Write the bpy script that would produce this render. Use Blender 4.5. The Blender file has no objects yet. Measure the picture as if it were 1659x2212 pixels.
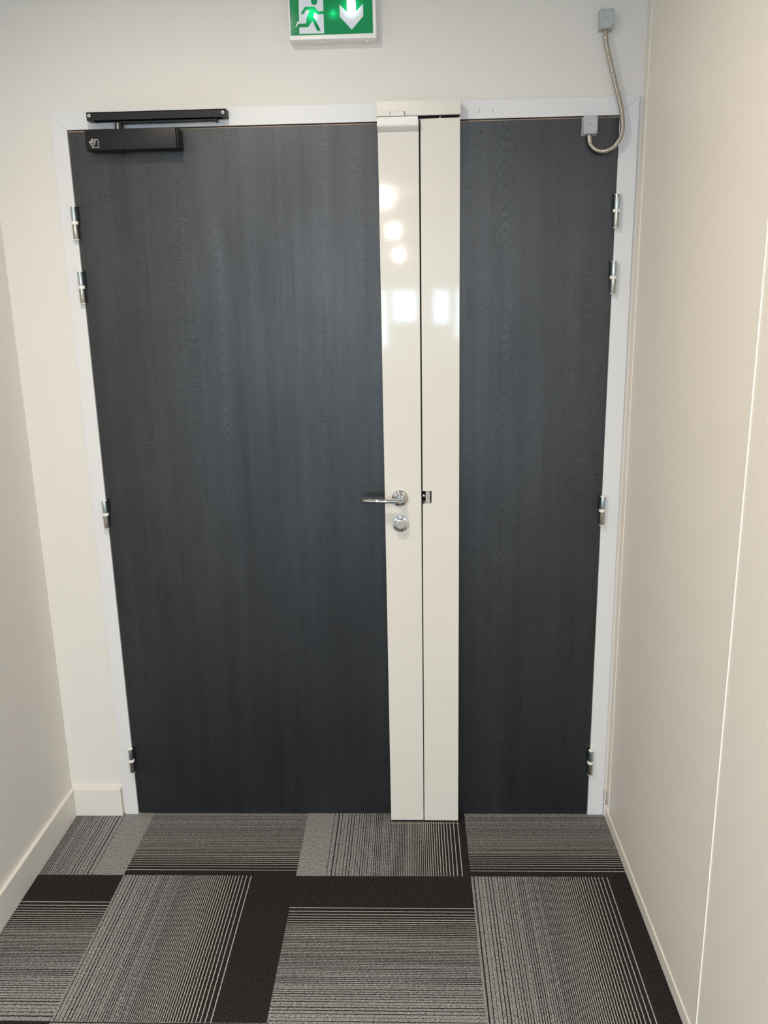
import bpy, bmesh, math, random
from mathutils import Vector, Matrix
random.seed(7)
C = bpy.context.scene.collection
PI = math.pi

# ------------------------------------------------------------------ camera
cam_data = bpy.data.cameras.new('camera')
cam = bpy.data.objects.new('camera', cam_data); C.objects.link(cam)
F_PX, W_PX = 1782.27, 1659
cam_data.sensor_fit = 'HORIZONTAL'; cam_data.sensor_width = 36.0
cam_data.lens = F_PX / W_PX * 36.0
cam_data.clip_start = 0.02
pitch, yaw, roll = -0.24803, -0.03586, -0.01991
fwd = Vector((math.sin(yaw)*math.cos(pitch), math.cos(yaw)*math.cos(pitch), math.sin(pitch)))
rt = Vector((math.cos(yaw), -math.sin(yaw), 0)); up = rt.cross(fwd)
c_, s_ = math.cos(roll), math.sin(roll)
rt, up = c_*rt + s_*up, -s_*rt + c_*up
m = Matrix((rt, up, -fwd)).transposed().to_4x4()
m.translation = Vector((0.18080, -2.32110, 1.58740))
cam.matrix_world = m
bpy.context.scene.camera = cam

# ------------------------------------------------------------------ world, light, exposure
sc = bpy.context.scene
sc.view_settings.view_transform = 'Standard'
sc.view_settings.look = 'None'
sc.view_settings.gamma = 1.0
sc.view_settings.exposure = 0.47
w = bpy.data.worlds.new('world'); sc.world = w; w.use_nodes = True
w.node_tree.nodes['Background'].inputs[0].default_value = (0.62, 0.78, 1.0, 1)
w.node_tree.nodes['Background'].inputs[1].default_value = 1.0

LAMP_Z = 2.6
# downlights: the near one throws the crisp shadows, the three far ones show as gloss spots on the tall cover
LAMPS = [(-0.30, -1.10, 12.0), (-0.06, -3.60, 66.0), (-0.06, -6.03, 36.0), (-0.048, -9.90, 26.0), (-0.05, -15.60, 26.0)]
WARM = (1.0, 0.885, 0.75)
def area(name, loc, rot, size, size_y, power, color, shape='RECTANGLE', spread=PI):
    l = bpy.data.lights.new(name, 'AREA'); l.shape = shape; l.size = size
    if shape == 'RECTANGLE': l.size_y = size_y
    l.energy = power; l.color = color; l.spread = spread
    o = bpy.data.objects.new(name, l); C.objects.link(o); o.location = loc; o.rotation_euler = rot
    return o
# daylight outside the office windows, far behind the camera
# (x0, x1, z0, z1) of rear panes: centre ones shaped for cover reflections, outer ones added for light
WINDOWS = [(-5.6, -4.05, 0.25, 1.90), (-3.95, -2.40, 0.25, 1.90), (-2.30, -1.00, 0.25, 1.90), (-0.92, -0.36, 0.55, 1.90), (-0.27, 0.36, 1.12, 1.90),
           (0.70, 1.13, 1.05, 1.90), (1.24, 1.60, 0.70, 1.90), (1.70, 3.00, 0.25, 1.90), (3.10, 4.50, 0.25, 1.90), (4.60, 5.70, 0.25, 1.90)]
SKY = 9.0
for x0, x1, z0, z1 in WINDOWS:
    area('daylight_fill', ((x0+x1)/2, -18.08, (z0+z1)/2), (PI/2, 0, 0), x1-x0, z1-z0, SKY*PI*(x1-x0)*(z1-z0), (0.52, 0.77, 1.0))
# added cool fill panels on the solid office side walls, standing in for windows
for xs_, rz in ((-5.95, -PI/2), (5.95, PI/2)):
    for yc in (-8.2, -11.2, -14.2):
        area('daylight_fill', (xs_, yc, 1.15), (PI/2, 0, rz), 2.6, 1.5, SKY*PI*2.6*1.5, (0.52, 0.76, 1.0))

# ------------------------------------------------------------------ node helpers
class N:
    def __init__(s, name):
        s.m = bpy.data.materials.new(name); s.m.use_nodes = True
        s.t = s.m.node_tree; s.b = s.t.nodes['Principled BSDF']
    def new(s, typ, **kw):
        n = s.t.nodes.new(typ)
        for k, v in kw.items(): setattr(n, k, v)
        return n
    def link(s, a, b): s.t.links.new(a, b)
    def _in(s, sock, v):
        if hasattr(v, 'is_output') or isinstance(v, bpy.types.NodeSocket): s.link(v, sock)
        else: sock.default_value = v
    def math(s, op, a, b=0.0, c=0.0, clamp=False):
        n = s.new('ShaderNodeMath', operation=op); n.use_clamp = clamp
        s._in(n.inputs[0], a); s._in(n.inputs[1], b); s._in(n.inputs[2], c)
        return n.outputs[0]
    def mix(s, f, a, b):
        n = s.new('ShaderNodeMix', data_type='RGBA')
        s._in(n.inputs[0], f); s._in(n.inputs[6], a); s._in(n.inputs[7], b)
        return n.outputs[2]
    def noise(s, vec, scale, detail=2.0, rough=0.5):
        n = s.new('ShaderNodeTexNoise'); n.inputs['Scale'].default_value = scale
        n.inputs['Detail'].default_value = detail; n.inputs['Roughness'].default_value = rough
        s.link(vec, n.inputs['Vector']); return n.outputs['Fac']
    def scale(s, vec, x, y, z):
        n = s.new('ShaderNodeVectorMath', operation='MULTIPLY'); s.link(vec, n.inputs[0]); n.inputs[1].default_value = (x, y, z)
        return n.outputs[0]
    def bump(s, h, strength, dist):
        n = s.new('ShaderNodeBump'); n.inputs['Strength'].default_value = strength; n.inputs['Distance'].default_value = dist
        s.link(h, n.inputs['Height']); s.link(n.outputs[0], s.b.inputs['Normal'])
    def ramp(s, f, a, b):          # map range clamped 0..1
        n = s.new('ShaderNodeMapRange'); s.link(f, n.inputs[0]); n.inputs[1].default_value = a; n.inputs[2].default_value = b
        return n.outputs[0]
def rgb(*c): return (c[0], c[1], c[2], 1.0)

def plain(name, col, rough=0.5, metal=0.0, var=0.04, nscale=40, bump=0.0, bscale=300, bdist=0.0004, spec=0.5, coat=0.0):
    n = N(name); tc = n.new('ShaderNodeTexCoord').outputs['Object']
    f = n.noise(tc, nscale, 3)
    lo = tuple(x*(1-var) for x in col); hi = tuple(min(1, x*(1+var)) for x in col)
    n.link(n.mix(f, rgb(*lo), rgb(*hi)), n.b.inputs['Base Color'])
    n.b.inputs['Roughness'].default_value = rough; n.b.inputs['Metallic'].default_value = metal
    n.b.inputs['Specular IOR Level'].default_value = spec
    if coat: n.b.inputs['Coat Weight'].default_value = coat
    if bump: n.bump(n.noise(tc, bscale, 2), bump, bdist)
    return n.m

M = {}
M['wall'] = plain('cream_wall_covering', (0.75, 0.725, 0.685), 0.62, var=0.012, nscale=6, bump=0.25, bscale=420, bdist=0.0005, spec=0.3)
M['panel'] = plain('beige_wall_panel', (0.82, 0.765, 0.69), 0.42, var=0.012, nscale=3, bump=0.08, bscale=500, bdist=0.0003, spec=0.4)
M['skirting'] = plain('cream_skirting', (0.76, 0.73, 0.68), 0.45, var=0.02, nscale=12)
M['frame'] = plain('white_frame_paint', (0.735, 0.74, 0.75), 0.38, var=0.015, nscale=10, bump=0.08, bscale=260, bdist=0.0004)
M['ceiling'] = plain('white_ceiling', (0.82, 0.81, 0.79), 0.8, var=0.02)
M['edge'] = plain('raw_brown_edge', (0.36, 0.25, 0.17), 0.6, var=0.2, nscale=60)
M['bead'] = plain('white_bead', (0.90, 0.88, 0.83), 0.25, var=0.01)
M['black'] = plain('black_coated_metal', (0.009, 0.009, 0.010), 0.46, var=0.1, bump=0.1, bscale=900, bdist=0.0002, spec=0.32)
M['hole'] = plain('dark_hole', (0.004, 0.004, 0.004), 0.9)
M['rubber'] = plain('black_rubber', (0.008, 0.008, 0.008), 0.7)
M['chrome'] = plain('polished_chrome', (0.62, 0.635, 0.65), 0.07, 1.0, var=0.02)
M['satin'] = plain('satin_nickel', (0.56, 0.55, 0.52), 0.32, 1.0, var=0.04, nscale=80)
M['satin_face'] = plain('brushed_warm_nickel', (0.46, 0.43, 0.38), 0.5, 0.75, var=0.05)
M['zinc'] = plain('blue_zinc', (0.50, 0.58, 0.60), 0.24, 1.0, var=0.10, nscale=120)
M['nickel'] = plain('warm_nickel', (0.50, 0.48, 0.43), 0.27, 1.0, var=0.12, nscale=120)
M['nylon'] = plain('white_nylon', (0.85, 0.84, 0.80), 0.4)
M['steel'] = plain('conduit_steel', (0.50, 0.46, 0.41), 0.26, 1.0, var=0.08, nscale=150)
M['boxgrey'] = plain('blue_grey_plastic', (0.45, 0.475, 0.49), 0.42, var=0.03, bump=0.1, bscale=600)
M['boxdark'] = plain('darker_grey_print', (0.36, 0.39, 0.41), 0.5)
M['brass'] = plain('dull_brass', (0.62, 0.50, 0.32), 0.4, 1.0)
M['white'] = plain('white_plastic', (0.86, 0.85, 0.83), 0.33)
M['ink'] = plain('white_ink', (0.75, 0.75, 0.73), 0.5)

def cover_paint():
    n = N('glossy_cream_powder_coat'); tc = n.new('ShaderNodeTexCoord').outputs['Object']
    f = n.noise(tc, 4, 2)
    n.link(n.mix(f, rgb(0.715, 0.695, 0.635), rgb(0.73, 0.71, 0.655)), n.b.inputs['Base Color'])
    n.b.inputs['Roughness'].default_value = 0.045
    n.b.inputs['Specular IOR Level'].default_value = 0.55
    h = n.noise(tc, 240, 1, 0.4)
    n.bump(h, 0.12, 0.00012)
    return n.m
M['cover'] = cover_paint()

def charcoal_wood(name, xc, zoff):
    n = N(name); tc = n.new('ShaderNodeTexCoord').outputs['Object']
    sep = n.new('ShaderNodeSeparateXYZ'); n.link(tc, sep.inputs[0]); X, Z = sep.outputs[0], sep.outputs[2]
    bands = n.noise(n.scale(tc, 22, 1, 0.7), 1.0, 3, 0.6)
    blot = n.noise(n.scale(tc, 4, 1, 2.2), 1.0, 3, 0.6)
    fine = n.noise(n.scale(tc, 520, 1, 9), 1.0, 2)
    tick = n.noise(n.scale(tc, 34, 1, 210), 1.0, 3, 0.75)
    tick = n.ramp(tick, 0.50, 0.70)
    tmask = n.ramp(n.noise(n.scale(tc, 13, 1, 1.1), 1.0, 3, 0.6), 0.48, 0.60)
    tick = n.math('MULTIPLY', tick, tmask)
    dtick = n.ramp(n.noise(n.scale(tc, 42, 5, 170), 1.0, 3, 0.75), 0.57, 0.70)
    dtick = n.math('MULTIPLY', dtick, n.ramp(n.noise(n.scale(tc, 12, 3, 1.5), 1.0, 2), 0.50, 0.62))
    crack = n.noise(n.scale(tc, 90, 1, 2.2), 1.0, 2, 0.7)
    crack = n.ramp(crack, 0.64, 0.74)
    # growth-ring figure along one plank
    wob = n.noise(n.scale(tc, 12, 1, 9), 1.0, 2)
    dx = n.math('ADD', n.math('SUBTRACT', X, xc), n.math('MULTIPLY', n.math('SUBTRACT', wob, 0.5), 0.035))
    zz = n.math('SUBTRACT', n.math('FLOORED_MODULO', n.math('ADD', Z, zoff), 0.80), 0.40)
    r = n.math('SQRT', n.math('ADD', n.math('MULTIPLY', dx, dx), n.math('MULTIPLY', n.math('MULTIPLY', zz, zz), 0.022)))
    ring = n.math('SINE', n.math('MULTIPLY', r, 1500.0))
    ring = n.math('MULTIPLY_ADD', ring, 0.5, 0.5)
    rm = n.math('SUBTRACT', 1.0, n.math('MULTIPLY', n.math('ABSOLUTE', dx), 26.0), clamp=True)
    rm = n.math('MULTIPLY', rm, n.ramp(n.noise(n.scale(tc, 20, 1, 6), 1.0, 2), 0.38, 0.62))
    ring = n.math('MULTIPLY', ring, rm)
    v = n.math('MULTIPLY', n.math('SUBTRACT', bands, 0.5), 0.55)
    v = n.math('ADD', v, n.math('MULTIPLY', n.math('SUBTRACT', blot, 0.5), 0.55))
    v = n.math('ADD', v, n.math('MULTIPLY', n.math('SUBTRACT', fine, 0.5), 0.35))
    v = n.math('ADD', v, n.math('MULTIPLY', tick, 0.40))
    v = n.math('ADD', v, n.math('MULTIPLY', ring, 0.34))
    v = n.math('SUBTRACT', v, n.math('MULTIPLY', dtick, 0.45))
    v = n.math('SUBTRACT', v, n.math('MULTIPLY', crack, 0.20))
    v = n.math('ADD', v, 0.42, clamp=True)
    n.link(n.mix(v, rgb(0.0005, 0.0010, 0.0016), rgb(0.0120, 0.0145, 0.018)), n.b.inputs['Base Color'])
    n.link(n.math('MULTIPLY_ADD', v, -0.08, 0.44), n.b.inputs['Roughness'])
    n.link(n.math('MULTIPLY_ADD', v, 0.60, 0.52), n.b.inputs['Specular IOR Level'])
    h = n.math('ADD', n.math('MULTIPLY', v, 0.6), n.math('MULTIPLY', fine, 0.4))
    n.bump(h, 0.35, 0.0008)
    return n.m
M['wood_a'] = charcoal_wood('charcoal_wood_laminate', -0.345, 0.10)
M['wood_b'] = charcoal_wood('charcoal_wood_laminate_narrow', 0.437, 0.42)

def carpet():
    # u = distance across a tile in tile widths from its dark band, v = along the tufted lines
    n = N('striped_carpet_tile'); uv = n.new('ShaderNodeUVMap'); uv.uv_map = 'UVMap'
    sep = n.new('ShaderNodeSeparateXYZ'); n.link(uv.outputs[0], sep.inputs[0])
    U0, V = sep.outputs[0], sep.outputs[1]
    wob = n.noise(n.scale(uv.outputs[0], 10, 60, 1), 1.0, 2)
    wob2 = n.noise(n.scale(uv.outputs[0], 260, 110, 1), 1.0, 2)
    U = n.math('ADD', U0, n.math('MULTIPLY', n.math('SUBTRACT', wob, 0.5), 0.0045))
    U = n.math('ADD', U, n.math('MULTIPLY', n.math('SUBTRACT', wob2, 0.5), 0.0035))
    u1 = n.math('MINIMUM', n.math('MAXIMUM', U, 0.0), 0.27)
    ux = n.math('MAXIMUM', U, 0.27); u2 = n.math('SUBTRACT', ux, 0.27)
    u3 = n.math('MAXIMUM', n.math('SUBTRACT', U, 0.42), 0.0)
    # frequency (lines per metre) and its integral
    f = n.math('ADD', 70.0, n.math('MULTIPLY', u1, 481.0))
    f = n.math('MAXIMUM', n.math('SUBTRACT', f, n.math('MULTIPLY', u3, 350.0)), 70.0)
    ph = n.math('ADD', n.math('MULTIPLY', u1, 70.0), n.math('MULTIPLY', n.math('MULTIPLY', u1, u1), 240.5))
    ph = n.math('ADD', ph, n.math('MULTIPLY', u2, 200.0))
    ph = n.math('SUBTRACT', ph, n.math('MULTIPLY', n.math('MULTIPLY', u3, u3), 175.0))
    ph = n.math('MULTIPLY', ph, 0.5)
    fr = n.math('FRACT', ph)
    d1 = n.math('MULTIPLY', f, 0.0025)                                   # light line of one tuft row
    d2 = n.math('SUBTRACT', 1.0, n.math('MULTIPLY', f, 0.0018))          # dark line of one tuft row
    isg = n.math('GREATER_THAN', U, 0.40)
    duty = n.math('ADD', n.math('MULTIPLY', d1, n.math('SUBTRACT', 1.0, isg)), n.math('MULTIPLY', d2, isg))
    wn = n.new('ShaderNodeTexWhiteNoise', noise_dimensions='1D'); n.link(n.math('FLOOR', ph), wn.inputs['W'])
    duty = n.math('ADD', duty, n.math('MULTIPLY', n.math('SUBTRACT', wn.outputs['Value'], 0.55), n.math('MULTIPLY', isg, 0.30)))
    duty = n.math('MAXIMUM', duty, n.math('MULTIPLY', n.math('GREATER_THAN', U, 0.80), 1.1))
    light = n.ramp(n.math('SUBTRACT', duty, fr), -0.03, 0.03)
    light = n.math('MULTIPLY', light, n.math('GREATER_THAN', U, -0.0003))
    # tufts
    tuft = n.noise(n.scale(uv.outputs[0], 210, 75, 1), 1.0, 3, 0.7)
    tuft2 = n.noise(n.scale(uv.outputs[0], 330, 160, 1), 1.0, 2, 0.7)
    soft = n.noise(n.scale(uv.outputs[0], 5, 5, 1), 1.0, 2)
    t = n.ramp(tuft, 0.34, 0.66)
    gap = n.ramp(tuft2, 0.36, 0.50)
    lcol = n.mix(t, rgb(0.10, 0.10, 0.103), rgb(0.46, 0.46, 0.46))
    lcol = n.mix(n.math('MULTIPLY_ADD', gap, -0.75, 0.75), lcol, rgb(0.035, 0.033, 0.034))
    # thin single lines are brighter yarn
    bright = n.mix(t, rgb(0.26, 0.26, 0.24), rgb(0.52, 0.52, 0.48))
    sp = n.math('SUBTRACT', 1.0, n.ramp(U, 0.10, 0.40))
    lcol = n.mix(n.math('MULTIPLY', sp, 0.9), lcol, bright)
    dcol = n.mix(t, rgb(0.005, 0.005, 0.005), rgb(0.036, 0.034, 0.034))
    col = n.mix(light, dcol, lcol)
    n.link(col, n.b.inputs['Base Color'])
    n.b.inputs['Roughness'].default_value = 0.95
    n.b.inputs['Specular IOR Level'].default_value = 0.1
    h = n.math('ADD', n.math('MULTIPLY', tuft, 0.7), n.math('MULTIPLY', light, 0.25))
    n.bump(h, 0.6, 0.002)
    return n.m
M['carpet'] = carpet()

def emis(name, col, strength, base=None):
    n = N(name); n.b.inputs['Base Color'].default_value = rgb(*(base or col))
    n.b.inputs['Emission Color'].default_value = rgb(*col); n.b.inputs['Emission Strength'].default_value = strength
    n.b.inputs['Roughness'].default_value = 0.18
    tc = n.new('ShaderNodeTexCoord').outputs['Object']; n.bump(n.noise(tc, 60, 1), 0.03, 0.0005)
    return n.m
def backlit(name, base, col, k, spots):
    # translucent legend: brighter where the LEDs sit right behind it
    n = N(name); tc = n.new('ShaderNodeTexCoord').outputs['Object']
    tot = None
    for (sx, sz, rad, amp) in spots:
        d = n.new('ShaderNodeVectorMath', operation='DISTANCE'); 
        s2 = n.scale(tc, 1, 0, 1); n.link(s2, d.inputs[0]); d.inputs[1].default_value = (sx, 0, sz)
        g = n.math('DIVIDE', d.outputs['Value'], rad)
        g = n.math('EXPONENT', n.math('MULTIPLY', n.math('MULTIPLY', g, g), -1.0))
        g = n.math('MULTIPLY', g, amp)
        tot = g if tot is None else n.math('ADD', tot, g)
    n.b.inputs['Base Color'].default_value = rgb(*base); n.b.inputs['Roughness'].default_value = 0.06
    n.b.inputs['Emission Color'].default_value = rgb(*col)
    n.link(n.math('ADD', tot, k), n.b.inputs['Emission Strength'])
    return n.m
LEDS = [(0.0415, 2.300, 0.016, 1.3), (-0.0555, 2.286, 0.009, 1.6)]
M['sign_green'] = backlit('sign_green', (0.0, 0.17, 0.06), (0.0, 0.55, 0.16), 0.10, [(0.0415, 2.300, 0.020, 0.9), (-0.0555, 2.288, 0.014, 1.4), (-0.0038, 2.2885, 0.010, 0.7)])  # last spot paints the status LED's halo into the panel
M['sign_white'] = backlit('sign_white', (0.62, 0.64, 0.70), (0.75, 0.95, 0.92), 0.10, LEDS)
M['led'] = emis('green_led', (0.0, 1.0, 0.05), 1.6)
M['lamp'] = emis('lamp_glow', WARM, 8.0)

# ------------------------------------------------------------------ mesh helpers
def box(bm, x0, x1, y0, y1, z0, z1, bev=0.0, seg=2):
    vs = [bm.verts.new(p) for p in ((x0,y0,z0),(x1,y0,z0),(x1,y1,z0),(x0,y1,z0),(x0,y0,z1),(x1,y0,z1),(x1,y1,z1),(x0,y1,z1))]
    fs = [bm.faces.new([vs[i] for i in q]) for q in ((0,3,2,1),(4,5,6,7),(0,1,5,4),(1,2,6,5),(2,3,7,6),(3,0,4,7))]
    if bev:
        es = list({e for f in fs for e in f.edges})
        bmesh.ops.bevel(bm, geom=es, offset=bev, segments=seg, affect='EDGES', profile=0.5)
def prism(bm, pts, y0, y1, bev=0.0, seg=1):
    """outline in x,z extruded from y0 (front) to y1"""
    a = [bm.verts.new((p[0], y0, p[1])) for p in pts]; b = [bm.verts.new((p[0], y1, p[1])) for p in pts]
    n = len(pts); fs = [bm.faces.new(a), bm.faces.new(b[::-1])]
    for i in range(n): fs.append(bm.faces.new((a[i], b[i], b[(i+1) % n], a[(i+1) % n])))
    bmesh.ops.recalc_face_normals(bm, faces=fs)
    if bev:
        es = [e for e in fs[0].edges]
        bmesh.ops.bevel(bm, geom=es, offset=bev, segments=seg, affect='EDGES', profile=0.5)
def lathe(bm, prof, origin, axis='-Y', seg=40):
    """prof = [(radius, height)]; revolved about an axis through origin"""
    o = Vector(origin)
    def P(r, h, a):
        c, s = math.cos(a)*r, math.sin(a)*r
        if axis == '-Y': return o + Vector((c, -h, s))
        if axis == 'Z': return o + Vector((c, s, h))
        if axis == '-Z': return o + Vector((c, -s, -h))
    rings = []
    for r, h in prof:
        if r < 1e-6: rings.append([bm.verts.new(P(0, h, 0))])
        else: rings.append([bm.verts.new(P(r, h, 2*PI*i/seg)) for i in range(seg)])
    fs = []
    for A, B in zip(rings, rings[1:]):
        if len(A) == 1 and len(B) == 1: continue
        for i in range(seg):
            j = (i+1) % seg
            if len(A) == 1: fs.append(bm.faces.new((A[0], B[i], B[j])))
            elif len(B) == 1: fs.append(bm.faces.new((A[i], B[0], A[j])))
            else: fs.append(bm.faces.new((A[i], B[i], B[j], A[j])))
    if len(rings[0]) > 1: fs.append(bm.faces.new(rings[0]))
    if len(rings[-1]) > 1: fs.append(bm.faces.new(rings[-1][::-1]))
    bmesh.ops.recalc_face_normals(bm, faces=fs)
def sweep(bm, path, radii, seg=20, squash=1.0, cap=True):
    """tube along path; radii per point; squash scales the z half of the section"""
    path = [Vector(p) for p in path]; rings = []; fs = []
    n = len(path); prev = None
    for i, p in enumerate(path):
        t = (path[min(i+1, n-1)] - path[max(i-1, 0)]).normalized()
        if prev is None:
            ref = Vector((0, 1, 0)) if abs(t.y) < 0.9 else Vector((0, 0, 1))
            nrm = (ref - t*ref.dot(t)).normalized()
        else: nrm = (prev - t*prev.dot(t)).normalized()
        prev = nrm; bn = t.cross(nrm)
        ring = []
        for k in range(seg):
            a = 2*PI*k/seg; v = nrm*math.cos(a)*radii[i] + bn*math.sin(a)*radii[i]
            v.z *= squash
            ring.append(bm.verts.new(p + v))
        rings.append(ring)
    for A, B in zip(rings, rings[1:]):
        for k in range(seg): fs.append(bm.faces.new((A[k], A[(k+1) % seg], B[(k+1) % seg], B[k])))
    if cap: fs.append(bm.faces.new(rings[0][::-1])); fs.append(bm.faces.new(rings[-1]))
    bmesh.ops.recalc_face_normals(bm, faces=fs)
def spline(pts, n):
    """Catmull-Rom through pts"""
    P = [Vector(p) for p in pts]; P = [2*P[0]-P[1]] + P + [2*P[-1]-P[-2]]; out = []
    for i in range(1, len(P)-2):
        for k in range(n):
            t = k/n; a, b, c, d = P[i-1], P[i], P[i+1], P[i+2]
            out.append(0.5*((2*b) + (c-a)*t + (2*a-5*b+4*c-d)*t*t + (3*b-a-3*c+d)*t**3))
    out.append(P[-2]); return out
def resample(pts, step):
    out = [pts[0]]; acc = 0.0
    for a, b in zip(pts, pts[1:]):
        L = (b-a).length; d = step-acc
        while d <= L:
            out.append(a + (b-a)*(d/L)); d += step
        acc = (L - (d-step))
    return out
def stroke(bm, pts, wd, y0, y1, closed=False):
    """a line of given width drawn in x,z as thin raised bars"""
    pts = list(pts) + ([pts[0]] if closed else [])
    for (ax, az), (bx_, bz) in zip(pts, pts[1:]):
        d = Vector((bx_-ax, bz-az)); L = d.length
        if L < 1e-6: continue
        d /= L; nx, nz = -d.y*wd/2, d.x*wd/2; e = wd*0.35
        ax2, az2, bx2, bz2 = ax-d.x*e, az-d.y*e, bx_+d.x*e, bz+d.y*e
        prism(bm, [(ax2+nx, az2+nz), (bx2+nx, bz2+nz), (bx2-nx, bz2-nz), (ax2-nx, az2-nz)], y0, y1)
def obj(name, bm, mat, parent=None, smooth=False, label=None, wn=False):
    bmesh.ops.recalc_face_normals(bm, faces=bm.faces[:])
    me = bpy.data.meshes.new(name); bm.to_mesh(me); bm.free()
    for mt in (mat if isinstance(mat, list) else [mat]): me.materials.append(mt)
    if smooth:
        for p in me.polygons: p.use_smooth = True
        me.set_sharp_from_angle(angle=math.radians(smooth if smooth is not True else 35))
    o = bpy.data.objects.new(name, me); C.objects.link(o)
    if parent:
        o.parent = parent; o.matrix_parent_inverse = Matrix.Translation(-parent.matrix_basis.translation)
    if label: o['label'] = label
    if wn:
        md = o.modifiers.new('normals', 'WEIGHTED_NORMAL'); md.keep_sharp = True; md.weight = 100
    return o
def tag(o, label=None, cat=None, group=None, kind=None):
    if label: o['label'] = label
    if cat: o['category'] = cat
    if group: o['group'] = group
    if kind: o['kind'] = kind
    return o
def empty(name, loc):
    o = bpy.data.objects.new(name, None); C.objects.link(o); o.location = loc; o.empty_display_size = 0.05
    return o
B = bmesh.new

# ------------------------------------------------------------------ measures (metres)
XL, XR, HH = -0.7165, 0.7240, 2.0438          # door opening
XLO, XRO, HO = -0.7585, 0.7720, 2.0885        # outer edge of the frame
WL, WR, WY = -0.927, 0.779, 0.008             # wall faces
CZ = 2.60                                     # ceiling
YC = -2.8                                     # corridor mouth

# ------------------------------------------------------------------ floor: one quad per carpet tile
TX, TY, T = -0.6653, -0.2928, 0.5
bm = B(); uvl = bm.loops.layers.uv.new('UVMap')
def edge(v, lo, hi): return max(lo, min(hi, v))
# (turned, dark side, offset): V tiles run toward the door, H tiles across it
SPEC = {(-1, 0): ('V', -1, 0.03), (0, 0): ('H', -1, 0.045), (1, 0): ('V', 1, 0.045), (2, 0): ('H', -1, 0.045),
        (-1, -1): ('H', 1, 0.22), (0, -1): ('V', 1, 0.255), (1, -1): ('H', 1, 0.255), (2, -1): ('V', 1, 0.23)}
for i in range(-11, 13):
    for j in range(-37, 1):
        x0, x1 = TX + (i)*T, TX + (i+1)*T; y0, y1 = TY + j*T, TY + (j+1)*T
        cx0, cx1, cy0, cy1 = edge(x0, -6, 6), edge(x1, -6, 6), edge(y0, -18, WY+0.03), edge(y1, -18, WY+0.03)
        if y1 > YC: cx0, cx1 = edge(cx0, WL, WR), edge(cx1, WL, WR)
        if cx1-cx0 < 1e-4 or cy1-cy0 < 1e-4: continue
        ori, side, off = SPEC.get((i, j), ('V' if (i+j) % 2 else 'H', random.choice((-1, 1)), random.choice((0.05, 0.24))))
        f = bm.faces.new([bm.verts.new((x, y, 0)) for x, y in ((cx0, cy0), (cx1, cy0), (cx1, cy1), (cx0, cy1))])
        for lp in f.loops:
            x, y = lp.vert.co.x, lp.vert.co.y
            a = (x-x0)/T if ori == 'V' else (y-y0)/T
            b = (y-y0)/T if ori == 'V' else (x-x0)/T
            if side > 0: a = 1-a
            lp[uvl].uv = (a-off, b + (i*3.7+j*5.3))
me_f = obj('floor', bm, M['carpet']); tag(me_f, kind='structure')

# ------------------------------------------------------------------ walls and ceiling
bm = B()
box(bm, WL-0.1, XLO+0.002, WY, 0.12, 0, CZ); box(bm, XRO-0.002, WR+0.1, WY, 0.12, 0, CZ); box(bm, XLO+0.002, XRO-0.002, WY, 0.12, HO-0.002, CZ)
tag(obj('wall_back', bm, M['wall']), kind='structure')
bm = B(); box(bm, WL-0.1, WL, YC, WY, 0, CZ); tag(obj('wall_left', bm, M['wall']), kind='structure')
bm = B()
box(bm, WR+0.004, WR+0.1, YC, WY, 0, CZ)
JY = -0.8505
for a, b in ((-0.0455, JY+0.001), (JY-0.001, JY-1.2), (JY-1.202, YC)):
    box(bm, WR, WR+0.006, min(a, b), max(a, b), 0.039, CZ, 0.0006, 1)
tag(obj('wall_right', bm, M['panel']), kind='structure')
bm = B(); box(bm, WR+0.0032, WR+0.006, -0.0455+0.0008, WY, 0, CZ, 0.0004, 1); tag(obj('trim_2', bm, M['panel']), kind='structure')
bm = B(); box(bm, WR-0.0019, WR+0.002, -0.0470, -0.0452, 0.037, CZ, 0.0006, 2); tag(obj('trim_3', bm, M['panel']), kind='structure')
for k, y in enumerate((JY, JY-1.201)):
    bm = B(); box(bm, WR-0.0022, WR+0.004, y-0.0018, y+0.0018, 0.002, CZ, 0.0008, 2); tag(obj('trim_%d' % (4+k), bm, M['bead']), kind='structure')
bm = B(); box(bm, WR-0.0030, WR+0.004, YC, -0.001, 0, 0.0375, 0.0009, 2); tag(obj('baseboard_right', bm, M['panel']), kind='structure')
bm = B(); box(bm, WL, WL+0.012, YC, WY-0.0181, 0, 0.0955, 0.0018, 3); tag(obj('baseboard_left', bm, M['skirting']), kind='structure')
bm = B()
box(bm, WL, -0.7645, WY-0.018, WY, 0, 0.0955, 0.0018, 3)
tag(obj('baseboard_back', bm, M['skirting']), kind='structure')
bm = B(); box(bm, 0.7735, WR-0.0018, -0.006, WY, 0.0, 0.088, 0.0012, 2)
tag(obj('trim_6', bm, M['frame']), kind='structure')
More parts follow.
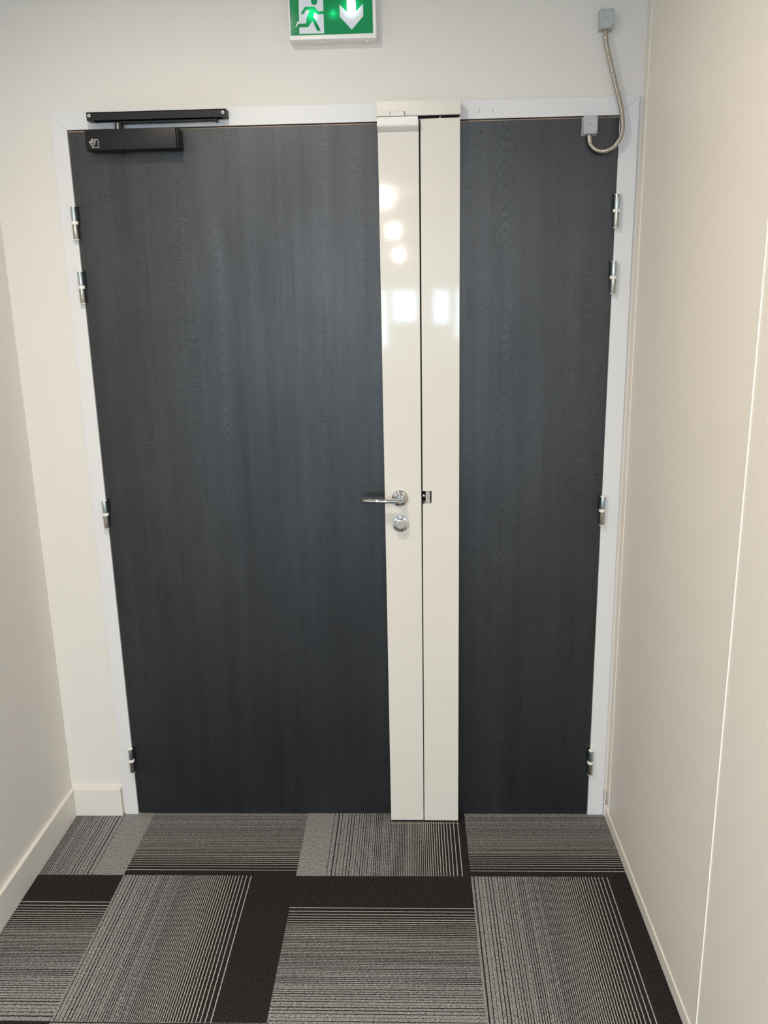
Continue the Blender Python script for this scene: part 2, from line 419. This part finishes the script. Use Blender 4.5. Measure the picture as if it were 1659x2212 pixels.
# open office behind the camera
bm = B(); box(bm, -6.0, 6.0, -18.1, 0.12, CZ, CZ+0.1); tag(obj('ceiling', bm, M['ceiling']), kind='structure')
bm = B()
box(bm, -6.0, WL-0.1, YC-0.1, YC, 0, CZ); box(bm, WR+0.1, 6.0, YC-0.1, YC, 0, CZ)
tag(obj('wall_office_front', bm, M['wall']), kind='structure')
for nm, sgn in (('wall_office_left', -1), ('wall_office_right', 1)):
    bm = B(); xa, xb = (-6.1, -6.0) if sgn < 0 else (6.0, 6.1)
    box(bm, xa, xb, -18.1, YC, 0, CZ)
    xi = -6.0 if sgn < 0 else 6.0
    for yc in (-8.2, -11.2, -14.2):  # frames dress the added fill panels; no opening behind them
        for q in ((-1.36, -1.30, 0.34, 1.96), (1.30, 1.36, 0.34, 1.96), (-1.30, 1.30, 0.34, 0.40), (-1.30, 1.30, 1.90, 1.96)):
            box(bm, xi-0.07, xi+0.07, yc+q[0], yc+q[1], q[2], q[3])
    tag(obj(nm, bm, M['wall']), kind='structure')
bm = B()
cols = sorted(WINDOWS); edge_x = -6.0
for x0, x1, z0, z1 in cols:
    if x0 > edge_x: box(bm, edge_x, x0, -18.1, -18.0, 0, CZ)
    box(bm, x0, x1, -18.1, -18.0, 0, z0); box(bm, x0, x1, -18.1, -18.0, z1, CZ); edge_x = x1
box(bm, edge_x, 6.0, -18.1, -18.0, 0, CZ)
tag(obj('wall_office_rear', bm, M['wall']), kind='structure')
for k, (x0, x1, z0, z1) in enumerate(cols):
    bm = B(); e = 0.035
    for q in ((x0, x1, z0, z0+e), (x0, x1, z1-e, z1), (x0, x0+e, z0+e, z1-e), (x1-e, x1, z0+e, z1-e)): box(bm, q[0], q[1], -18.06, -17.98, q[2], q[3])
    tag(obj('window_%d' % (k+1), bm, M['frame']), kind='structure')

# ------------------------------------------------------------------ door frame
fr = empty('trim_1', (0, 0, 0)); tag(fr, 'white painted steel door frame around the double door', kind='structure')
g = 0.0003
YB = 0.10
bm = B(); prism(bm, [(XLO, 0), (XL, 0), (XL, HH-g), (XLO, HO-g)], 0, YB, 0.0007, 2); obj('frame_jamb', bm, M['frame'], fr)
bm = B(); prism(bm, [(XR, 0), (XRO, 0), (XRO, HO-g), (XR, HH-g)], 0, YB, 0.0007, 2); obj('frame_jamb', bm, M['frame'], fr)
bm = B(); prism(bm, [(XL, HH), (XR, HH), (XRO, HO), (XLO, HO)], 0, YB, 0.0007, 2); obj('frame_head', bm, M['frame'], fr)
bm = B(); box(bm, XL, XR, 0.048, YB, HH-0.02, HH); box(bm, XL, XL+0.02, 0.048, YB, 0, HH-0.02); box(bm, XR-0.02, XR, 0.048, YB, 0, HH-0.02)
obj('dark_backing', bm, M['rubber'], fr)  # black stop added behind the leaf gaps as a dark backdrop
for x, z in ((0.3636, 2.0665), (0.3640, 2.0598), (0.3992, 2.0640), (0.3972, 2.0590)):
    bm = B(); lathe(bm, [(0.0011, 0), (0.0011, 0.0002), (0.0007, 0.0002)], (x, 0.0, z), '-Y', 10); obj('screw_hole', bm, M['hole'], fr)

# ------------------------------------------------------------------ hinges
def hinge(parent, x, zr, side):
    """lift-off hinge: zinc upper barrel, white nylon ring, nickel lower barrel; side = direction of the door leaf"""
    h = empty('hinge', (x, -0.0085, zr)); h.parent = parent
    h['label'] = 'metal lift-off hinge with white nylon ring'
    r = 0.0076; y = -0.0085
    def part(nm, bm, mt, sm=30):
        o = obj(nm, bm, mt, smooth=sm); o.parent = h; o.matrix_parent_inverse = Matrix.Translation((-x, -y, -zr)); return o
    bm = B(); lathe(bm, [(r*0.8, 0.004), (r*0.97, 0.0035), (r, 0.0045), (r, 0.0400), (r*0.95, 0.0412), (0, 0.0412)], (x, y, zr), 'Z', 28)
    part('upper_barrel', bm, M['zinc'])
    bm = B(); lathe(bm, [(r, -0.0035), (r, -0.0400), (r*0.95, -0.041), (0, -0.041)], (x, y, zr), 'Z', 28)
    part('lower_barrel', bm, M['nickel'])
    bm = B(); lathe(bm, [(0.0, 0.0415), (r*1.04, 0.0412), (r*1.04, 0.0422), (r*0.9, 0.0430), (0, 0.0430)], (x, y, zr), 'Z', 28)
    lathe(bm, [(0.0, -0.0432), (r*0.9, -0.0432), (r*1.05, -0.0424), (r*1.05, -0.0412), (0, -0.0410)], (x, y, zr), 'Z', 28)
    part('end_cap', bm, M['nylon'])
    bm = B(); lathe(bm, [(r*1.08, -0.0036), (r*1.18, -0.003), (r*1.18, 0.004), (r*1.06, 0.0046)], (x+side*0.0008, y, zr), 'Z', 28)
    part('nylon_ring', bm, M['nylon'])
    bm = B()
    x0, x1 = sorted((x+side*0.0055, x+side*0.0105)); box(bm, x0, x1, -0.0045, 0.0035, zr+0.004, zr+0.0435, 0.0006, 1)
    part('hinge_tongue', bm, M['black'])
    return h

# ------------------------------------------------------------------ door leaves
YF, YK = 0.003, 0.043
def leaf(parent, x0, x1, mt):
    bm = B(); box(bm, x0, x1, YF, YK, 0.006, 2.0408, 0.0006, 1); obj('door_leaf', bm, mt, parent)
    bm = B(); e = 0.0011
    box(bm, x0, x1, YF-0.0004, YF+0.002, 2.0388, 2.0408)
    obj('edge_band', bm, M['edge'], parent, label='thin raw brown edge band')
    bm = B(); box(bm, x0+0.002, x1-0.002, YF+0.004, YK-0.004, 0.0006, 0.006); obj('bottom_seal', bm, M['rubber'], parent)

d1 = empty('door_1', (0, 0, 0)); tag(d1, 'wide left charcoal wood door leaf with chrome lever handle', kind='structure')
leaf(d1, XL+0.0018, 0.2058, M['wood_a'])
d2 = empty('door_2', (0, 0, 0)); tag(d2, 'narrow right charcoal wood door leaf with old screw holes', kind='structure')
leaf(d2, 0.2090, XR-0.0018, M['wood_b'])
for zr in (1.8112, 1.6445, 1.0035, 0.1985): hinge(d1, -0.7180, zr, 1)
for zr in (1.8100, 1.6415, 0.9985, 0.1905): hinge(d2, 0.7245, zr, -1)
for x, z, r in ((0.3677, 2.013, 0.0018), (0.3952, 2.0134, 0.0014), (0.3668, 1.5734, 0.0013), (0.3919, 1.5717, 0.0016), (0.3913, 1.1715, 0.0012),
                (0.3692, 1.1491, 0.0011), (0.3883, 0.9546, 0.0012), (0.3654, 0.4483, 0.0020), (0.3936, 0.4467, 0.0018), (0.3672, 0.0255, 0.0030), (0.3951, 0.0239, 0.0016)):
    bm = B(); lathe(bm, [(r, 0), (r, 0.0002), (r*0.5, 0.0002)], (x, YF, z), '-Y', 10); obj('screw_hole', bm, M['hole'], d2)

# tall glossy covers of the magnetic lock, one on each leaf edge
CF = -0.042
TOPZ = 2.0405
def rounded(x0, x1, z0, z1, r, n=4):
    pts = []
    for cx, cz, a0 in ((x1-r, z1-r, 0), (x0+r, z1-r, PI/2), (x0+r, z0+r, PI), (x1-r, z0+r, 1.5*PI)):
        for k in range(n+1):
            a = a0 + PI/2*k/n; pts.append((cx+r*math.cos(a), cz+r*math.sin(a)))
    return pts
bm = B(); prism(bm, [(0.1022, 0.0085), (0.2046, 0.0085), (0.2072, 2.036), (0.1020, 2.036)], CF, YF, 0.0020, 3)
cv1 = obj('cover_profile', bm, M['cover'], d1, smooth=40, label='tall glossy cream metal cover profile on the door edge', wn=True)
bm = B(); prism(bm, [(0.2068, 0.0080), (0.3130, 0.0070), (0.3125, TOPZ), (0.2112, TOPZ-0.0012), (0.2095, 1.0692), (0.2345, 1.0690), (0.2345, 1.0330), (0.2145, 1.0332), (0.2143, 1.0300), (0.2094, 1.0300)], CF, YF, 0.0017, 3)
cv2 = obj('cover_profile', bm, M['cover'], d2, smooth=40, label='tall glossy cream metal cover profile with latch cut-out', wn=True)
bm = B(); box(bm, 0.2052, 0.2092, CF+0.010, YF, 0.012, 2.030); obj('meeting_seal', bm, M['rubber'], d2)
bm = B(); box(bm, 0.104, 0.2035, CF+0.004, YF, 0.0012, 0.0085); obj('sweep_seal', bm, M['rubber'], d1)
bm = B(); box(bm, 0.208, 0.3120, CF+0.004, YF, 0.0012, 0.0080); obj('sweep_seal', bm, M['rubber'], d2)
bm = B(); box(bm, 0.2050, 0.2082, CF+0.002, CF+0.008, 0.026, 0.033, 0.0005, 1); obj('seal_clip', bm, M['brass'], d2)
bm = B(); box(bm, 0.1030, 0.3143, -0.0460, -0.0440, 0.0, 0.0014, 0.0004, 2)
tag(obj('trim_7', bm, M['brass']), kind='structure')
# cut-out internals
st = empty('strike', (0.2245, -0.02, 1.051)); st.parent = d2; st['label'] = 'brushed steel strike in the cover cut-out'
def under(parent_e, nm, bm, mt, sm=False, label=None):
    o = obj(nm, bm, mt, smooth=sm, label=label); o.parent = parent_e
    o.matrix_parent_inverse = Matrix.Translation(-parent_e.location); return o
bm = B(); box(bm, 0.2178, 0.2312, CF+0.006, YF, 1.0335, 1.0690, 0.0008, 1); box(bm, 0.2275, 0.2283, CF+0.0055, CF+0.007, 1.034, 1.0685); under(st, 'strike_plate', bm, M['satin_face'])
bm = B(); lathe(bm, [(0.0044, 0.0), (0.0044, 0.004), (0.0036, 0.0062), (0.0018, 0.0075), (0, 0.0078)], (0.2130, CF+0.013, 1.0540), '-Y', 20); under(st, 'latch_roller', bm, M['chrome'], 30)
bm = B(); box(bm, 0.2098, 0.2345, YF-0.003, YF, 1.0335, 1.0690); under(st, 'recess', bm, M['hole'])

# moulded cap on top of the left cover
bm = B()
sec = [(-0.060, 2.0415), (-0.0635, 2.0235), (-0.046, 2.0100), (-0.0405, 2.0100), (-0.0405, 2.0425)]
prof = [(0.1030, 0.2045, -0.0585, 2.0425), (0.1008, 0.2062, -0.0635, 2.0240), (0.1014, 0.2058, -0.0615, 2.0200), (0.1014, 0.2058, -0.0425, 2.0110)]
L = [bm.verts.new((a, y, z)) for a, b, y, z in prof]; R = [bm.verts.new((b, y, z)) for a, b, y, z in prof]
Lb = [bm.verts.new((a, -0.030, z)) for a, b, y, z in prof]; Rb = [bm.verts.new((b, -0.030, z)) for a, b, y, z in prof]
for k in range(3):
    bm.faces.new((L[k], L[k+1], R[k+1], R[k])); bm.faces.new((L[k], Lb[k], Lb[k+1], L[k+1])); bm.faces.new((R[k], R[k+1], Rb[k+1], Rb[k])); bm.faces.new((Lb[k], Rb[k], Rb[k+1], Lb[k+1]))
bm.faces.new((L[0], R[0], Rb[0], Lb[0])); bm.faces.new((L[3], Lb[3], Rb[3], R[3]))
bmesh.ops.recalc_face_normals(bm, faces=bm.faces[:])
bmesh.ops.bevel(bm, geom=[e for e in bm.edges], offset=0.0007, segments=2, affect='EDGES')
cap = obj('cover_cap', bm, M['white'], d1, smooth=30, label='matt cream moulded cap on top of the cover')
bm = B(); lathe(bm, [(0.0012, 0), (0.0012, 0.001), (0.0005, 0.001)], (0.2010, -0.0612, 2.0285), '-Y', 10); obj('cap_screw_hole', bm, M['hole'], d1)

# lever handle
hd = empty('door_handle', (0.1452, CF, 1.0505)); hd.parent = d1; hd['label'] = 'polished chrome lever handle on a round rose'
HX, HZ = 0.1450, 1.0505
bm = B(); lathe(bm, [(0.0236, 0), (0.0234, 0.0045), (0.0222, 0.0075), (0.0190, 0.0090), (0.0150, 0.0102), (0.0120, 0.0135), (0.0108, 0.0150), (0, 0.0150)], (HX, CF, HZ), '-Y', 48)
under(hd, 'rose', bm, M['chrome'], 50)
bm = B()
pth = spline([(HX, CF-0.006, HZ), (HX, CF-0.020, HZ), (HX-0.001, CF-0.030, HZ), (HX-0.010, CF-0.0375, HZ-0.0002), (HX-0.028, CF-0.040, HZ+0.0002), (HX-0.055, CF-0.040, HZ+0.0006),
              (HX-0.078, CF-0.037, HZ+0.0008), (HX-0.094, CF-0.031, HZ+0.0008), (HX-0.104, CF-0.023, HZ+0.0006), (HX-0.1065, CF-0.019, HZ+0.0006)], 6)
n = len(pth); rad = []
for i in range(n):
    t = i/(n-1)
    r_ = 0.0098 if t < 0.2 else 0.0098 - 0.0016*(t-0.2)/0.8
    if t > 0.72: r_ *= math.sqrt(max(0.03, 1-((t-0.72)/0.30)**2))
    rad.append(r_)
sweep(bm, pth, rad, 24, squash=0.74)
under(hd, 'lever', bm, M['chrome'], 60)
# thumb turn below it
tt = empty('thumb_turn', (0.1455, CF, 0.9758)); tt.parent = d1; tt['label'] = 'round chrome thumb turn lock below the lever'
bm = B(); lathe(bm, [(0.0238, 0), (0.0236, 0.0045), (0.0225, 0.0070), (0.0190, 0.0080), (0.0150, 0.0086), (0, 0.0086)], (0.1455, CF, 0.9758), '-Y', 48)
under(tt, 'rose', bm, M['chrome'], 50)
bm = B(); KX, KZ = 0.1453, 0.9785; ringv = []
for (rr, hh, fl) in ((0.0120, 0.008, 0.0), (0.0130, 0.011, 0.0), (0.0166, 0.014, 0.06), (0.0170, 0.0215, 0.10), (0.0155, 0.0240, 0.07), (0.0124, 0.0252, 0.0)):
    ring = []
    for k in range(48):
        a = 2*PI*k/48; q = rr*(1+fl*0.5*math.cos(6*a)); ring.append(bm.verts.new((KX+q*math.cos(a), CF-hh, KZ+q*math.sin(a))))
    ringv.append(ring)
for A, Bq in zip(ringv, ringv[1:]):
    for k in range(48): bm.faces.new((A[k], A[(k+1) % 48], Bq[(k+1) % 48], Bq[k]))
bm.faces.new(ringv[0][::-1]); bm.faces.new(ringv[-1])
under(tt, 'knob', bm, M['chrome'], 40)
bm = B(); lathe(bm, [(0.0122, 0.0250), (0.0121, 0.0256), (0, 0.0257)], (KX, CF, KZ), '-Y', 40); under(tt, 'knob_face', bm, M['satin_face'], 40, 'matt grey end face')

# ------------------------------------------------------------------ lock housing on the frame head
lh = empty('lock_housing', (0.2065, 0, 2.0655)); tag(lh, 'cream metal lock housing on the frame head above the two tall covers', 'lock housing')
bm = B()
box(bm, 0.1000, 0.3138, -0.0385, 0.0, 2.0490, 2.0835, 0.0009, 2)
box(bm, 0.1000, 0.3138, -0.0400, -0.0340, 2.0478, 2.0502, 0.0011, 3)          # rolled lower lip
o = obj('housing_shell', bm, M['skirting'], lh, smooth=30)
bm = B(); box(bm, 0.206, 0.3115, -0.0335, -0.001, 2.0474, 2.070, 0.0006, 1); obj('dark_gap_block', bm, M['black'], lh)  # black block put in for the dark gap under the housing
bm = B(); box(bm, 0.1350, 0.1705, -0.0455, -0.037, 2.0465, 2.0578, 0.0012, 2); obj('cover_tab', bm, M['skirting'], lh)
for xa in (0.1338, 0.1705):
    bm = B(); box(bm, xa, xa+0.0012, -0.0392, -0.0380, 2.0480, 2.0590); obj('tab_slot', bm, M['hole'], lh)
bm = B(); lathe(bm, [(0.0040, 0), (0.0040, 0.003), (0.003, 0.004), (0, 0.004)], (0.262, -0.020, 2.0475), '-Z', 16); obj('armature_bolt', bm, M['satin'], lh, smooth=30)

# ------------------------------------------------------------------ door closer
dc = empty('door_closer', (-0.53, 0, 2.0)); tag(dc, 'black slide-arm door closer at the top of the wide left door', 'door closer')
X0, X1, Z0, Z1, YFR = -0.6535, -0.4110, 1.9850, 2.0350, -0.0455
bm = B(); box(bm, X0, X1-0.006, YFR, YF, Z0, Z1, 0.0012, 2); obj('closer_body', bm, M['black'], dc, smooth=30)
bm = B()
box(bm, X1-0.0058, X1, YFR+0.0008, YF, Z0-0.0004, Z1+0.0004, 0.0022, 3); obj('end_cap', bm, M['black'], dc, smooth=30)
bm = B(); lathe(bm, [(0.0125, -0.004), (0.0125, 0.0025), (0.0100, 0.0045), (0.0070, 0.0050), (0, 0.0050)], (-0.5720, -0.024, Z0), '-Z', 28); obj('adjuster', bm, M['black'], dc, smooth=35)
bm = B()
def LP(a, b):   # logo sketch coordinates to metres
    return (-0.6493 + (a)*0.0000832 - 0.0085, 2.0330 - (b)*0.0000838)
stroke(bm, [LP(*p) for p in ((300, 272), (440, 266), (458, 330), (466, 490), (268, 496), (240, 450), (200, 362), (170, 350), (178, 322), (265, 300), (368, 304), (366, 340), (332, 366), (314, 440), (290, 462), (262, 478))], 0.0011, YFR-0.0003, YFR)
stroke(bm, [LP(265, 256), LP(265, 335)], 0.0013, YFR-0.0003, YFR)
stroke(bm, [LP(200, 350), LP(340, 344)], 0.0010, YFR-0.0003, YFR)
stroke(bm, [LP(240, 372), LP(268, 420), LP(296, 372)], 0.0008, YFR-0.0003, YFR)
cx_, cz_ = LP(265, 250); prism(bm, [(cx_+0.0016*math.cos(a*PI/6), cz_+0.0014*math.sin(a*PI/6)) for a in range(12)], YFR-0.0003, YFR)
obj('printed_mark', bm, M['ink'], dc, label='small white outlined mark')
bm = B()
RX0, RX1, RZ0, RZ1, RY = -0.6500, -0.2865, 2.0590, 2.0785, -0.0300
box(bm, RX0, RX1, RY, 0.0, RZ1-0.0025, RZ1, 0.0004, 1); box(bm, RX0, RX1, RY, RY+0.0022, RZ0, RZ1, 0.0005, 1)
box(bm, RX0, RX1, -0.0040, 0.0, RZ0, RZ1, 0.0004, 1); box(bm, RX0+0.0003, RX0+0.014, RY+0.0012, 0.0, RZ0+0.0003, RZ1-0.0003); box(bm, RX1-0.014, RX1-0.0003, RY+0.0012, 0.0, RZ0+0.0003, RZ1-0.0003)
obj('slide_rail', bm, M['black'], dc)
for x in (RX0+0.0070, RX1-0.0085):
    bm = B(); lathe(bm, [(0.0040, 0), (0.0040, 0.0008), (0.0034, 0.0014), (0.0020, 0.0014), (0.0016, -0.0004), (0, -0.0004)], (x, RY, 2.0708 if x < -0.5 else 2.0700), '-Y', 24)
    obj('rail_screw', bm, M['white'], dc, smooth=35)
bm = B(); box(bm, -0.5800, -0.3130, -0.0235, -0.0090, 2.0520, 2.0572, 0.0008, 1); box(bm, -0.3185, -0.3125, -0.024, -0.008, 2.050, 2.0605, 0.0008, 1)
obj('slide_arm', bm, M['black'], dc)
bm = B(); box(bm, -0.5790, -0.5620, -0.028, -0.008, Z1, 2.0545, 0.0010, 1); obj('spindle_block', bm, M['black'], dc)
bm = B(); lathe(bm, [(0.0035, 0), (0.0035, 0.0165), (0, 0.0165)], (-0.5703, -0.029, Z1), 'Z', 16); obj('spindle', bm, M['chrome'], dc, smooth=30)

# ------------------------------------------------------------------ cable transfer: two boxes and the conduit
def junction_box(cx, cz, yb, depth, label, wd=0.0350, ht=0.0440, plate=True):
    t = empty('junction_box', (cx, yb, cz)); tag(t, label, 'junction box')
    hw, hh = wd/2, ht/2
    bm = B(); pw = 0.0012 if plate else 0.0
    box(bm, cx-hw-pw, cx+hw+pw, yb-0.004, yb, cz-hh-0.0012, cz+hh+0.0012, 0.0010, 2); under(t, 'base_plate', bm, M['boxgrey'], 30)
    bm = B(); box(bm, cx-hw, cx+hw, yb-depth+0.006, yb-0.004, cz-hh, cz+hh, 0.0022, 3)
    box(bm, cx-hw, cx+hw, yb-depth, yb-depth+0.0065, cz-hh, cz+hh, 0.0022, 3)
    # raised centre of the lid leaves a quarter-round recess at each corner
    q = 0.0075; pts = []
    a_, b_ = hw-0.0012, hh-0.0012
    for sx, sz, s0 in ((1, 1, PI*1.5), (-1, 1, 0), (-1, -1, PI/2), (1, -1, PI)):
        cxx, czz = cx+sx*a_, cz+sz*b_
        arc = []
        for k in range(7):
            ang = {(1, 1): PI*1.5 - PI/2*k/6, (-1, 1): 0 - PI/2*k/6, (-1, -1): PI/2 - PI/2*k/6, (1, -1): PI - PI/2*k/6}[(sx, sz)]
            arc.append((cxx+q*math.cos(ang), czz+q*math.sin(ang)))
        pts += arc
    # order: go round the outline counter-clockwise
    pts.sort(key=lambda p: math.atan2((p[1]-cz)/ht, (p[0]-cx)/wd))
    prism(bm, pts, yb-depth-0.0016, yb-depth+0.001, 0.0004, 1)
    under(t, 'lid', bm, M['boxgrey'], 30)
    for sx in (-1, 1):
        for sz in (-1, 1):
            bm = B(); lathe(bm, [(0.0021, 0), (0.0021, 0.0009), (0.0017, 0.0013), (0.0007, 0.0013), (0.0006, 0.0006), (0, 0.0006)], (cx+sx*(hw-0.0040), yb-depth, cz+sz*(hh-0.0040)), '-Y', 16)
            under(t, 'screw', bm, M['satin'], 30)
    # moulded lettering
    bm = B(); y0, y1 = yb-depth-0.0019, yb-depth-0.0014; s = 0.0052; zc = cz+0.0008; x = cx-0.0088; lw = 0.0007
    def A(px, pz): return (x+px*s, zc+pz*s)
    stroke(bm, [A(0.75+0.0, 0.35), A(0.45, 0.5), A(0.1, 0.3), A(0.0, 0.0), A(0.1, -0.3), A(0.45, -0.5), A(0.75, -0.35)], lw, y0, y1); x += 0.0052
    stroke(bm, [A(0.7, 0.45), A(0.7, -0.35), A(0.3, -0.4), A(0.05, -0.1), A(0.3, 0.15), A(0.7, 0.1)], lw, y0, y1); x += 0.0050
    stroke(bm, [A(0, 0.2), A(0.3, -0.4), A(0.6, 0.2)], lw, y0, y1); x += 0.0046
    stroke(bm, [A(0.1, 0.2), A(0.1, -0.4)], lw, y0, y1)
    under(t, 'lettering', bm, M['boxdark'])
    return t
junction_box(0.6770, 2.2615, WY, 0.0265, 'small grey junction box on the wall at the top of the steel conduit', 0.0345, 0.0455, False)
junction_box(0.6462, 2.0185, YF, 0.0245, 'small grey junction box on the narrow door at the lower end of the conduit', 0.0355, 0.0440)

cpath = [(0.6757, -0.0105, 2.2376), (0.6766, -0.0125, 2.2179), (0.6812, -0.0150, 2.1937), (0.6882, -0.0165, 2.1673), (0.6970, -0.0178, 2.1375), (0.7060, -0.0185, 2.1064),
         (0.7150, -0.019, 2.0772), (0.7223, -0.0195, 2.0511), (0.7262, -0.020, 2.0250), (0.7268, -0.0202, 2.0032), (0.7215, -0.020, 1.9836), (0.7096, -0.0185, 1.9672),
         (0.6951, -0.0172, 1.9582), (0.6800, -0.0160, 1.9550), (0.6648, -0.0150, 1.9586), (0.6538, -0.0140, 1.9664), (0.6478, -0.0130, 1.9754), (0.6461, -0.0120, 1.9860), (0.6452, -0.0110, 1.9960)]
cn = empty('cable_conduit', (0.6757, -0.0105, 2.2376)); tag(cn, 'flexible ribbed steel conduit curling between two grey junction boxes', 'conduit')
full = resample(spline(cpath, 24), 0.00055)
# cumulative length bounds for the ferrules
n0 = int(0.021/0.00055); n1 = len(full)-int(0.021/0.00055)
body = full[n0-2:n1+2]
rad = [0.00565 + 0.00070*(0.5+0.5*math.cos(2*PI*(i*0.00055)/0.0042)) for i in range(len(body))]
bm = B(); sweep(bm, body, rad, 20); under(cn, 'ribbed_hose', bm, M['steel'], 80)
for seg_ in (full[:n0], full[n1:]):
    bm = B(); sweep(bm, seg_, [0.0066 if 3 < i < len(seg_)-3 else 0.0061 for i in range(len(seg_))], 24); under(cn, 'ferrule', bm, M['steel'], 60)

# ------------------------------------------------------------------ emergency exit sign
es = empty('exit_sign', (-0.006, WY, 2.30)); tag(es, 'lit green and white emergency exit sign with running man and down arrow', 'exit sign')
SX0, SX1, SZ0, SZ1 = -0.1165, 0.1040, 2.2300, 2.3620
PX0, PX1, PZ0, PZ1 = -0.1105, 0.0945, 2.2420, 2.3530
bm = B()
prism(bm, rounded(SX0, SX1, SZ0, SZ1, 0.006), -0.026, WY, 0.003, 3)
under(es, 'housing', bm, M['white'], 40)
bm = B()   # raised border around the legend
for a, b, c, d in ((SX0+0.001, SX1-0.001, SZ0+0.001, PZ0-0.002), (SX0+0.001, SX1-0.001, PZ1+0.001, SZ1-0.001), (SX0+0.001, PX0-0.0006, PZ0-0.004, PZ1+0.002), (PX1+0.0006, SX1-0.001, PZ0-0.004, PZ1+0.002)):
    box(bm, a, b, -0.0305, -0.024, c, d, 0.0018, 3)
under(es, 'border', bm, M['white'], 40)
bm = B(); prism(bm, rounded(PX0, PX1, PZ0, PZ1, 0.004), -0.0285, -0.0255); under(es, 'green_panel', bm, M['sign_green'])
bm = B(); box(bm, PX0, PX1, -0.0300, -0.0256, PZ0-0.0035, PZ0-0.0002, 0.0010, 2); under(es, 'white_glow_rim', bm, M['bead'], 30)  # opaque white strip, paints the glow along the panel's lower edge
yw0, yw1 = -0.0290, -0.0284
bm = B(); prism(bm, [(-0.0895, 2.2455), (-0.0275, 2.2448), (-0.0275, 2.3480), (-0.0880, 2.3480)], yw0, yw1)
# foot outline spills left over the green
prism(bm, [(-0.0995, 2.2605), (-0.0890, 2.2618), (-0.0890, 2.2735), (-0.0935, 2.2732)], yw0, yw1)
under(es, 'white_doorway', bm, M['sign_white'])
bm = B(); prism(bm, [(0.0420, 2.2515), (0.0715, 2.2810), (0.0712, 2.3085), (0.0535, 2.2910), (0.0535, 2.3480), (0.0310, 2.3480), (0.0310, 2.2910), (0.0130, 2.3080), (0.0130, 2.2810)], yw0, yw1)
under(es, 'down_arrow', bm, M['sign_white'])
ym0, ym1 = -0.0296, -0.0289
bm = B()
def poly(*p): prism(bm, list(p), ym0, ym1)
prism(bm, [(-0.0500+0.0078*math.cos(a*PI/10), 2.3165+0.0078*math.sin(a*PI/10)) for a in range(20)], ym0, ym1)      # head
poly((-0.0735, 2.3052), (-0.0500, 2.3055), (-0.0400, 2.2940), (-0.0275, 2.2945), (-0.0275, 2.2885), (-0.0425, 2.2875), (-0.0485, 2.2930), (-0.0545, 2.2800), (-0.0700, 2.2800), (-0.0620, 2.2985), (-0.0705, 2.2990), (-0.0785, 2.2890), (-0.0835, 2.2900), (-0.0825, 2.2930))   # torso and arms
poly((-0.0700, 2.2810), (-0.0560, 2.2830), (-0.0530, 2.2770), (-0.0655, 2.2615), (-0.0690, 2.2600), (-0.0955, 2.2600), (-0.0985, 2.2588), (-0.0910, 2.2680), (-0.0720, 2.2680))   # rear leg
poly((-0.0600, 2.2810), (-0.0545, 2.2830), (-0.0500, 2.2790), (-0.0355, 2.2510), (-0.0445, 2.2508))      # front leg
under(es, 'running_man', bm, M['sign_green'])
bm = B(); lathe(bm, [(0.0022, 0), (0.0018, 0.001), (0, 0.0014)], (-0.0038, -0.0284, 2.2885), '-Y', 18); under(es, 'status_led', bm, M['led'], 40)
for x in (-0.035, 0.079):
    bm = B(); box(bm, x-0.004, x+0.004, -0.016, -0.008, SZ0-0.0028, SZ0+0.001, 0.0006, 1); under(es, 'clip', bm, M['white'])

# ------------------------------------------------------------------ ceiling downlights (out of the picture, they light it)
for k, (x, y, p) in enumerate(LAMPS):
    t = empty('ceiling_light', (x, y, LAMP_Z)); tag(t, ('small round white downlight in the ceiling nearest the door', 'second small white downlight from the door along the ceiling', 'third small white downlight from the door along the ceiling', 'fourth small white downlight from the door along the ceiling', 'farthest small white downlight from the door near the office windows')[k], 'ceiling light', 'downlights in the ceiling')
    bm = B(); lathe(bm, [(0.034, 0.0), (0.045, 0.0), (0.045, 0.003), (0.034, 0.004)], (x, y, LAMP_Z), '-Z', 32); under(t, 'bezel', bm, M['white'], 30)
    if k < 2: a = area('lamp', (x, y, LAMP_Z-0.006), (0, 0, 0), 0.062, 0, p, WARM, 'DISK', math.radians(160))
    else:
        l = bpy.data.lights.new('lamp', 'POINT'); l.energy = p; l.color = WARM; l.shadow_soft_size = 0.045
        a = bpy.data.objects.new('lamp', l); C.objects.link(a); a.location = (x, y, LAMP_Z-0.05)
    a.parent = t; a.matrix_parent_inverse = Matrix.Translation(-t.location)
